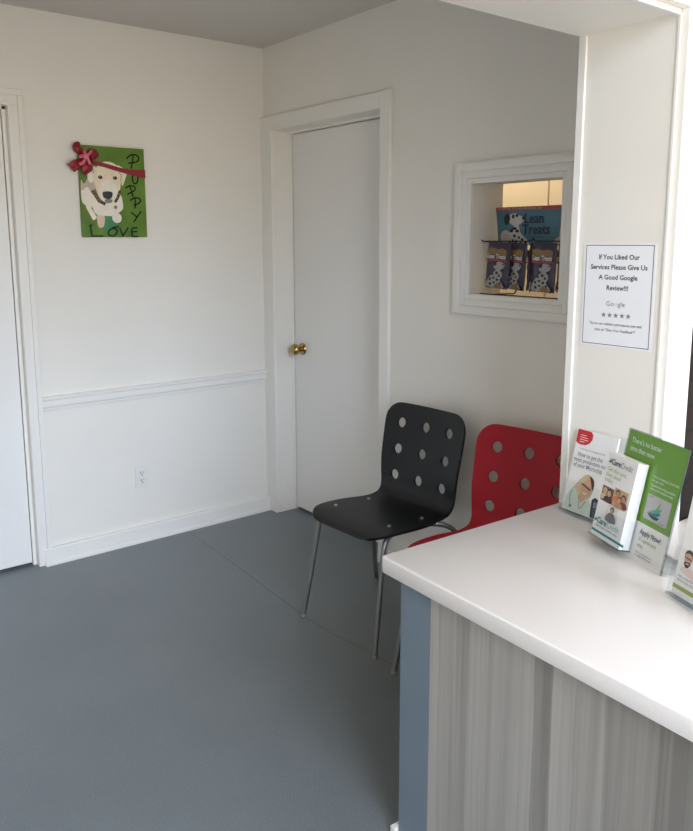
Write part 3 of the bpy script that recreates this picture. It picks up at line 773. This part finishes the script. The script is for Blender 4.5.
for i in range(7):
    if first is None:
        first = thing('pamphlet', 'plain bright edge of a folded pamphlet packed in the pocket behind the teal banded one', 'brochure', group='pamphlets packed in the clear pocket')
        m = MB(); m.box(0, TW, 0, .0033, 0, .2135); m.build('folded_sheet', PAPERW, first); q = first
    else: q = copy_tree(first)
    brochure_pose(q, O2, Y2, L2, PX0+.0045, -PD+.0009+.0035*i, PZ0+.0005)

# holder three at the right edge of the view
H3, Y3, L3 = (-.772, -2.768, TOPZ), R(-111.5), R(10.5)
h3 = thing('brochure_holder', 'chunky clear acrylic pocket holder at the right, around the white olive banded flyer', 'holder', H3, (0, 0, Y3))
Mx3 = Matrix.Translation((0, 0, .010)) @ leanM(L3)
m = MB(); m.box(-.006, .232, .016, .019, 0, .288, M=Mx3); m.build('back_panel', CLEAR, h3)
m = MB(); m.prism(rrect(-.006, -.002, .232, .105, .012), 0, .0035, M=Mx3 @ Matrix.Translation((0, -.008, 0)) @ Matrix.Rotation(R(90), 4, 'X')); m.build('front_panel', CLEAR, h3)
for a in (-.008, .231): m = MB(); m.box(a, a+.003, -.010, .016, 0, .105, M=Mx3); m.build('side_panel', CLEAR, h3)
m = MB(); m.box(-.008, .234, -.0115, .019, -.004, 0, M=Mx3); m.build('base_panel', CEDGE, h3)
m = MB(); m.box(-.004, .230, .036, .10, 0, .003); m.build('foot_plate', CLEAR, h3)
f3 = thing('flyer', 'white flyer with a bearded man in glasses and an olive green band', 'flyer')
O3 = (H3[0], H3[1], TOPZ+.010)
brochure_pose(f3, O3, Y3, L3, -.0035, .0, .001)
m = MB(); m.box(0, .216, 0, .003, 0, .279); m.build('flyer_sheet', PAPERW, f3)
L3_ = [(rect(0, .013, .216, .022), OLIVE)]
man = []
man += [(spline([(.010, .068), (.018, .082), (.034, .086), (.060, .084), (.075, .068), (.060, .060)]), PINKI)]
man += [(spline([(.016, .118), (.020, .132), (.034, .138), (.048, .132), (.050, .118), (.044, .112), (.022, .110)]), BROWN),
        (spline([(.017, .112), (.021, .124), (.034, .127), (.046, .122), (.047, .106), (.040, .092), (.030, .086), (.021, .094)]), SKIN),
        (spline([(.019, .098), (.030, .101), (.044, .100), (.040, .089), (.030, .083), (.021, .090)]), BROWN),
        (rect(.026, .094, .038, .0965), WHITEI)]
man += [(p, NAVY) for p in stroke([(.019, .113), (.030, .112), (.034, .112), (.046, .111)], .0035)]
L3_ += [([(x*.72+.004, z*.72+.004) for x, z in q_], m_) for q_, m_ in man]
picture('printed_page', L3_, f3, -.0002)
text('flyer_text', 'Care for your pet', .016, OLIVE, f3, .020, -.0016, .205, sx=.9)
text('flyer_text', 'Ask a member of our team\nabout easy payments today', .0082, GREYINK, f3, .010, -.0016, .040)

# dark box behind the flyers
db = thing('desk_organizer', 'black upright desk organizer half hidden between the green and the white flyer', 'organizer', (-.600, -2.735, TOPZ), (0, 0, R(-112)))
m = MB(); m.box(0, .10, .0, .006, 0, .20); m.box(0, .10, .064, .07, 0, .20); m.box(0, .006, 0, .07, 0, .20); m.box(.094, .10, 0, .07, 0, .20); m.box(0, .10, 0, .07, 0, .006)
m.build('tray_body', BLKPL, db, .0015)
m = MB(); m.box(.006, .094, .030, .034, .006, .17); m.build('divider', BLKPL, db)

# ------------------------------------------------------------------ treats in the pass-through
BAG = mat('dark purple foil bag', (.050, .040, .075), .38, noise=.3, nscale=40)
BAGD = mat('deep navy bag edge', (.012, .012, .028), .4)
CARDB = mat('printed blue card', (.065, .17, .22), .5); CARDR = mat('printed brick red strip', (.36, .045, .04), .5)
DOGW = mat('printed dog white', (.55, .53, .52), .5); DOGK = mat('printed dog black', (.012, .012, .014), .5)
TAN = mat('printed tan biscuit', (.24, .14, .05), .5); TXTD = mat('printed dark navy text', (.012, .025, .06), .5)
CREAMI = mat('printed cream fur', (.48, .45, .38), .5)
SILL = WZ0
rk = thing('wire_rack', 'black wire display rack standing on the pass-through sill', 'rack', (.03, -1.50, SILL))
def wpath(p): return [(q[0], q[1], q[2]) for q in p]
m = MB(); rw = .0028
m.tube(spline([(-.008, .0, rw+.001), (.05, -.004, rw+.001), (.12, -.030, rw+.002), (.126, -.055, .006), (.115, -.075, .02), (.115, -.080, .05)], 4, False), rw, 8)
m.tube([(-.008, 0, .0062), (-.008, -.385, .0062)], .006, 8)
m.tube(spline([(-.008, -.385, rw+.001), (.06, -.385, rw+.001), (.12, -.36, .006), (.115, -.33, .05)], 4, False), rw, 8)
m.build('base_wire', WIRE, rk, sm=60)
m = MB()
for y in (-.080, -.33): m.tube([(.115, y, .05), (.105, y, .21)], rw, 8)
m.tube([(.105, .0215, .208), (.105, -.39, .208)], rw, 8); m.build('upright_wire', WIRE, rk, sm=60)
m = MB()
m.tube(spline([(.020, .032, .224), (.022, .024, .214), (.024, .012, .2115), (.024, -.10, .2115), (.024, -.205, .2115), (.022, -.222, .222), (.022, -.234, .2125), (.024, -.30, .2115), (.024, -.38, .2115)], 4, False), .0024, 8)
for y in (.0195, -.374): m.tube([(.024, y, .2115), (.105, y, .208)], .0022, 8)
m.build('hanging_bar', WIRE, rk, sm=60)
cd = thing('header_card', 'blue display card with a red strip and a dalmatian above the hanging bags', 'card', (.128, -1.483, 1.472), (R(3), 0, R(-90)))
CWd, CHt = .38, .146
m = MB(); m.prism([(.012, 0), (CWd-.012, 0), (CWd, CHt), (0, CHt)], 0, .003, M=Matrix.Rotation(R(90), 4, 'X') @ Matrix.Diagonal((1, 1, -1, 1))); m.build('card_board', CARDB, cd)
Lc = [([(.0008, CHt-.0135), (CWd-.0008, CHt-.0135), (CWd, CHt), (0, CHt)], CARDR)]
sx_ = CWd/.38
# dalmatian
Lc.append((spline([(.082, 0), (.070, .028), (.072, .050), (.088, .072), (.110, .076), (.120, .050), (.135, .034), (.155, .018), (.160, 0)], 3), DOGW))
Lc.append((spline([(.060, .104), (.072, .118), (.096, .122), (.118, .112), (.136, .108), (.137, .094), (.122, .082), (.100, .074), (.080, .078), (.066, .090)], 3), DOGW))
Lc.append((spline([(.042, .092), (.044, .112), (.056, .122), (.068, .116), (.070, .098), (.060, .080), (.048, .080)], 3), DOGK))
for a in ((.086, .110, .007, .009), (.104, .113, .008, .006), (.134, .103, .006, .008), (.092, .064, .012, .006), (.078, .056, .009, .007), (.106, .054, .010, .006), (.092, .036, .007, .006), (.114, .030, .006, .005), (.130, .022, .007, .005), (.100, .014, .008, .006), (.146, .010, .007, .005), (.122, .008, .006, .005), (.084, .018, .005, .006)):
    Lc.append((ell(a[0], a[1], a[2], a[3], 9, a[0]*90), DOGK))
Lc.append((ell(.050, .032, .026, .026, 24), CREAMI))
# cat-like second pet at the right
Lc.append((spline([(.285, 0), (.282, .022), (.300, .034), (.304, .060), (.316, .078), (.330, .092), (.336, .104), (.344, .094), (.362, .094), (.374, .080), (.374, 0)], 3), CREAMI))
Lc.append((spline([(.318, .082), (.334, .112), (.346, .094), (.334, .078)], 3), TAN)); Lc.append((ell(.342, .076, .004, .005, 10), DOGK))
for i, a in enumerate(((.02, .036), (.02, .030), (.02, .024))): Lc.append((rect(.034, a[1]+.002, .066-.006*i, a[1]+.0036), GREYINK))
picture('printed_front', Lc, cd, -.0002)
text('card_text', 'Lean', .0520, TXTD, cd, .140, -.0042, .084, bold=.0012, sx=.95)
text('card_text', 'Treats', .0520, TXTD, cd, .132, -.0042, .043, bold=.0012, sx=.95)
text('card_strip_text', 'NUTRITIONAL REWARDS FOR DOGS & CATS', .0105, CREAMI, cd, .012, -.0042, CHt-.0105, bold=.0001)
text('card_text', 'Low fat treats', .010, TXTD, cd, .172, -.0042, .030)

def bag_mesh(w_, h_):
    bm = bmesh.new(); nx, nz = 12, 16; V = {}
    for sgn in (0, 1):
        for i in range(nx+1):
            for j in range(nz+1):
                u, v_ = i/nx, j/nz
                dep = .011*min(1, 5*u*(1-u)*1.0)*min(1, 6*v_*(1-v_)*1.0) if 0 < i < nx and 0 < j < nz else 0
                dep += .0008*math.sin(i*2.3+j*1.1)*(0 < i < nx and 0 < j < nz)
                zz = v_*h_ + (.0018*(i % 2) if j in (0, nz) else 0)
                if sgn and (i in (0, nx) or j in (0, nz)): V[sgn, i, j] = V[0, i, j]
                else: V[sgn, i, j] = bm.verts.new(((u-.5)*w_*(1-.04*abs(2*v_-1)**3), dep if sgn else -dep, zz))
        for i in range(nx):
            for j in range(nz):
                q = [V[sgn, i, j], V[sgn, i+1, j], V[sgn, i+1, j+1], V[sgn, i, j+1]]
                bm.faces.new(q if not sgn else q[::-1])
    me = bpy.data.meshes.new('bag_body'); bm.to_mesh(me); bm.free(); smooth(me, 60); return me
DOGB = mat('printed dalmatian grey white', (.34, .33, .34), .5, noise=.25, nscale=160)
def make_bag(label, w_=.106, h_=.178):
    t = thing('treat_bag', label, 'bag', group='purple treat bags on the wire rack')
    link('bag_body', bag_mesh(w_, h_), BAG, t)
    y = -.0122; sc = w_/.088; Lq = []
    def s(l): return [(x*sc, z) for x, z in l]
    Lq.append((s([(-.038, .152), (-.02, .158), (.0, .151), (.02, .156), (.036, .150), (.036, .128), (.02, .132), (0, .126), (-.02, .132), (-.038, .126)]), TAN))
    Lq.append((s(rect(-.040, .1065, .040, .113)), CARDR))
    Lq.append((spline(s([(-.030, .006), (-.030, .030), (-.018, .052), (-.004, .068), (.006, .078), (.020, .070), (.026, .052), (.018, .036), (.030, .020), (.030, .006)]), 3), DOGB))
    Lq.append((spline(s([(-.010, .086), (.000, .102), (.020, .104), (.032, .096), (.028, .082), (.012, .074), (-.004, .076)]), 3), DOGB))
    for a in ((-.004, .096, .0055, .008), (.022, .072, .004, .005), (-.012, .056, .005, .004), (.004, .062, .005, .006), (.014, .052, .004, .005), (-.020, .036, .004, .006), (-.006, .042, .005, .004), (.008, .036, .005, .005), (-.018, .018, .005, .006), (.020, .024, .004, .004), (-.004, .024, .005, .004), (.027, .096, .003, .003)):
        Lq.append((ell(a[0]*sc, a[1], a[2]*sc, a[3], 9), DOGK))
    Lq.append((spline(s([(.000, .004), (.002, .018), (.014, .024), (.026, .016), (.026, .004)]), 3), TAN))
    Lq.append((s(rect(-.040, .008, -.036, .036)), DOGB))
    picture('printed_front', Lq, t, y, .0001)
    text('bag_text', 'Lean Treats', .0235, DOGW, t, 0, y-.0022, .1165, 'CENTER', .0012, .62*sc)
    return t
bag0 = make_bag('purple treat bag with a dalmatian print, leftmost on the wire rack')
def put(b_, x, y, z, yaw, roll, label=None):
    b_.location = (x, y, z); b_.rotation_euler = (0, R(roll), R(-90+yaw))
    if label: b_['label'] = label
    return b_
# top edges hang from the bar at z~1.485
put(bag0, .050, -1.5555, 1.3065, 4, 4)
put(copy_tree(bag0), .078, -1.6200, 1.3035, -6, 4, 'purple treat bag overlapped on its left by the leftmost bag')
put(copy_tree(bag0), .078, -1.7005, 1.3015, -60, 2, 'dark treat bag turned sideways in the middle of the rack')
put(copy_tree(bag0), .042, -1.7790, 1.3030, 2, 2, 'widest looking purple treat bag right of the sideways one')
put(copy_tree(bag0), .084, -1.842, 1.3000, -24, 1, 'purple treat bag cut off by the right side of the pass-through frame')

# ------------------------------------------------------------------ light
def area(name, loc, rot, sx, sy, power, col):
    l = bpy.data.lights.new(name, 'AREA'); l.shape = 'RECTANGLE'; l.size = sx; l.size_y = sy; l.energy = power; l.color = col
    o_ = bpy.data.objects.new(name, l); C.objects.link(o_); o_.location = loc; o_.rotation_euler = rot; return o_
pl = area('daylight_portal', ((FX0+FX1)/2, YF-.13, (FZ0+FZ1)/2), (R(90), 0, 0), FX1-FX0, FZ1-FZ0, 1, (1, 1, 1))
pl.data.cycles.is_portal = True
area('counter_fill', (-1.15, -2.80, RZ-.03), (0, 0, 0), .5, .5, 5, (1.0, .80, .58))  # unseen warm fill light added to brighten the countertop
p = bpy.data.lights.new('back_room_lamp', 'POINT'); p.energy = 9; p.color = (1.0, .85, .64); p.shadow_soft_size = .12
po = bpy.data.objects.new('back_room_lamp', p); C.objects.link(po); po.location = (.50, -1.05, 2.25)
wd = bpy.data.worlds.new('sky'); bpy.context.scene.world = wd; wd.use_nodes = True
nt = wd.node_tree; bgn = nt.nodes['Background']; bgn.inputs[1].default_value = 11.2
tcw = nt.nodes.new('ShaderNodeTexCoord'); sxyz = nt.nodes.new('ShaderNodeSeparateXYZ'); rw_ = nt.nodes.new('ShaderNodeValToRGB')
mr = nt.nodes.new('ShaderNodeMath'); mr.operation = 'MULTIPLY_ADD'; mr.inputs[1].default_value = .5; mr.inputs[2].default_value = .5
nt.links.new(tcw.outputs['Generated'], sxyz.inputs[0]); nt.links.new(sxyz.outputs['Z'], mr.inputs[0]); nt.links.new(mr.outputs[0], rw_.inputs['Fac'])
cr = rw_.color_ramp; cr.elements[0].position = .485; cr.elements[0].color = (.66, .575, .47, 1)
cr.elements[1].position = .51; cr.elements[1].color = (.52, .56, .62, 1)
e_ = cr.elements.new(.60); e_.color = (.72, .82, 1.02, 1)
e_ = cr.elements.new(.72); e_.color = (1.1, 1.24, 1.52, 1)
nt.links.new(rw_.outputs['Color'], bgn.inputs[0])

# ------------------------------------------------------------------ camera
W_, H_ = 693, 831
F, PX_, PY_ = 778.98, 335.87, 368.43
cam = bpy.data.cameras.new('camera'); co = bpy.data.objects.new('camera', cam); C.objects.link(co)
cam.sensor_fit = 'HORIZONTAL'; cam.sensor_width = 36; cam.lens = F*36/W_
cam.shift_x = (W_/2-PX_)/W_; cam.shift_y = (PY_-H_/2)/W_; cam.clip_start = .05
yaw, pitch, roll = R(37.88219), R(9.3753), R(-.23325)
f_ = Vector((math.sin(yaw)*math.cos(pitch), math.cos(yaw)*math.cos(pitch), -math.sin(pitch)))
r_ = Vector((math.cos(yaw), -math.sin(yaw), 0)); u_ = r_.cross(f_)
r2 = math.cos(roll)*r_+math.sin(roll)*u_; u2 = -math.sin(roll)*r_+math.cos(roll)*u_
M = Matrix((r2, u2, -f_)).transposed().to_4x4(); M.translation = (-2.30094, -3.56393, 1.49554)
co.matrix_world = M
sc = bpy.context.scene; sc.camera = co
sc.view_settings.view_transform = 'Standard'; sc.view_settings.look = 'None'; sc.view_settings.gamma = 1
sc.view_settings.use_curve_mapping = False; sc.view_settings.exposure = 0
sc.cycles.use_denoising = True; sc.cycles.max_bounces = 10; sc.cycles.diffuse_bounces = 6; sc.cycles.transparent_max_bounces = 24
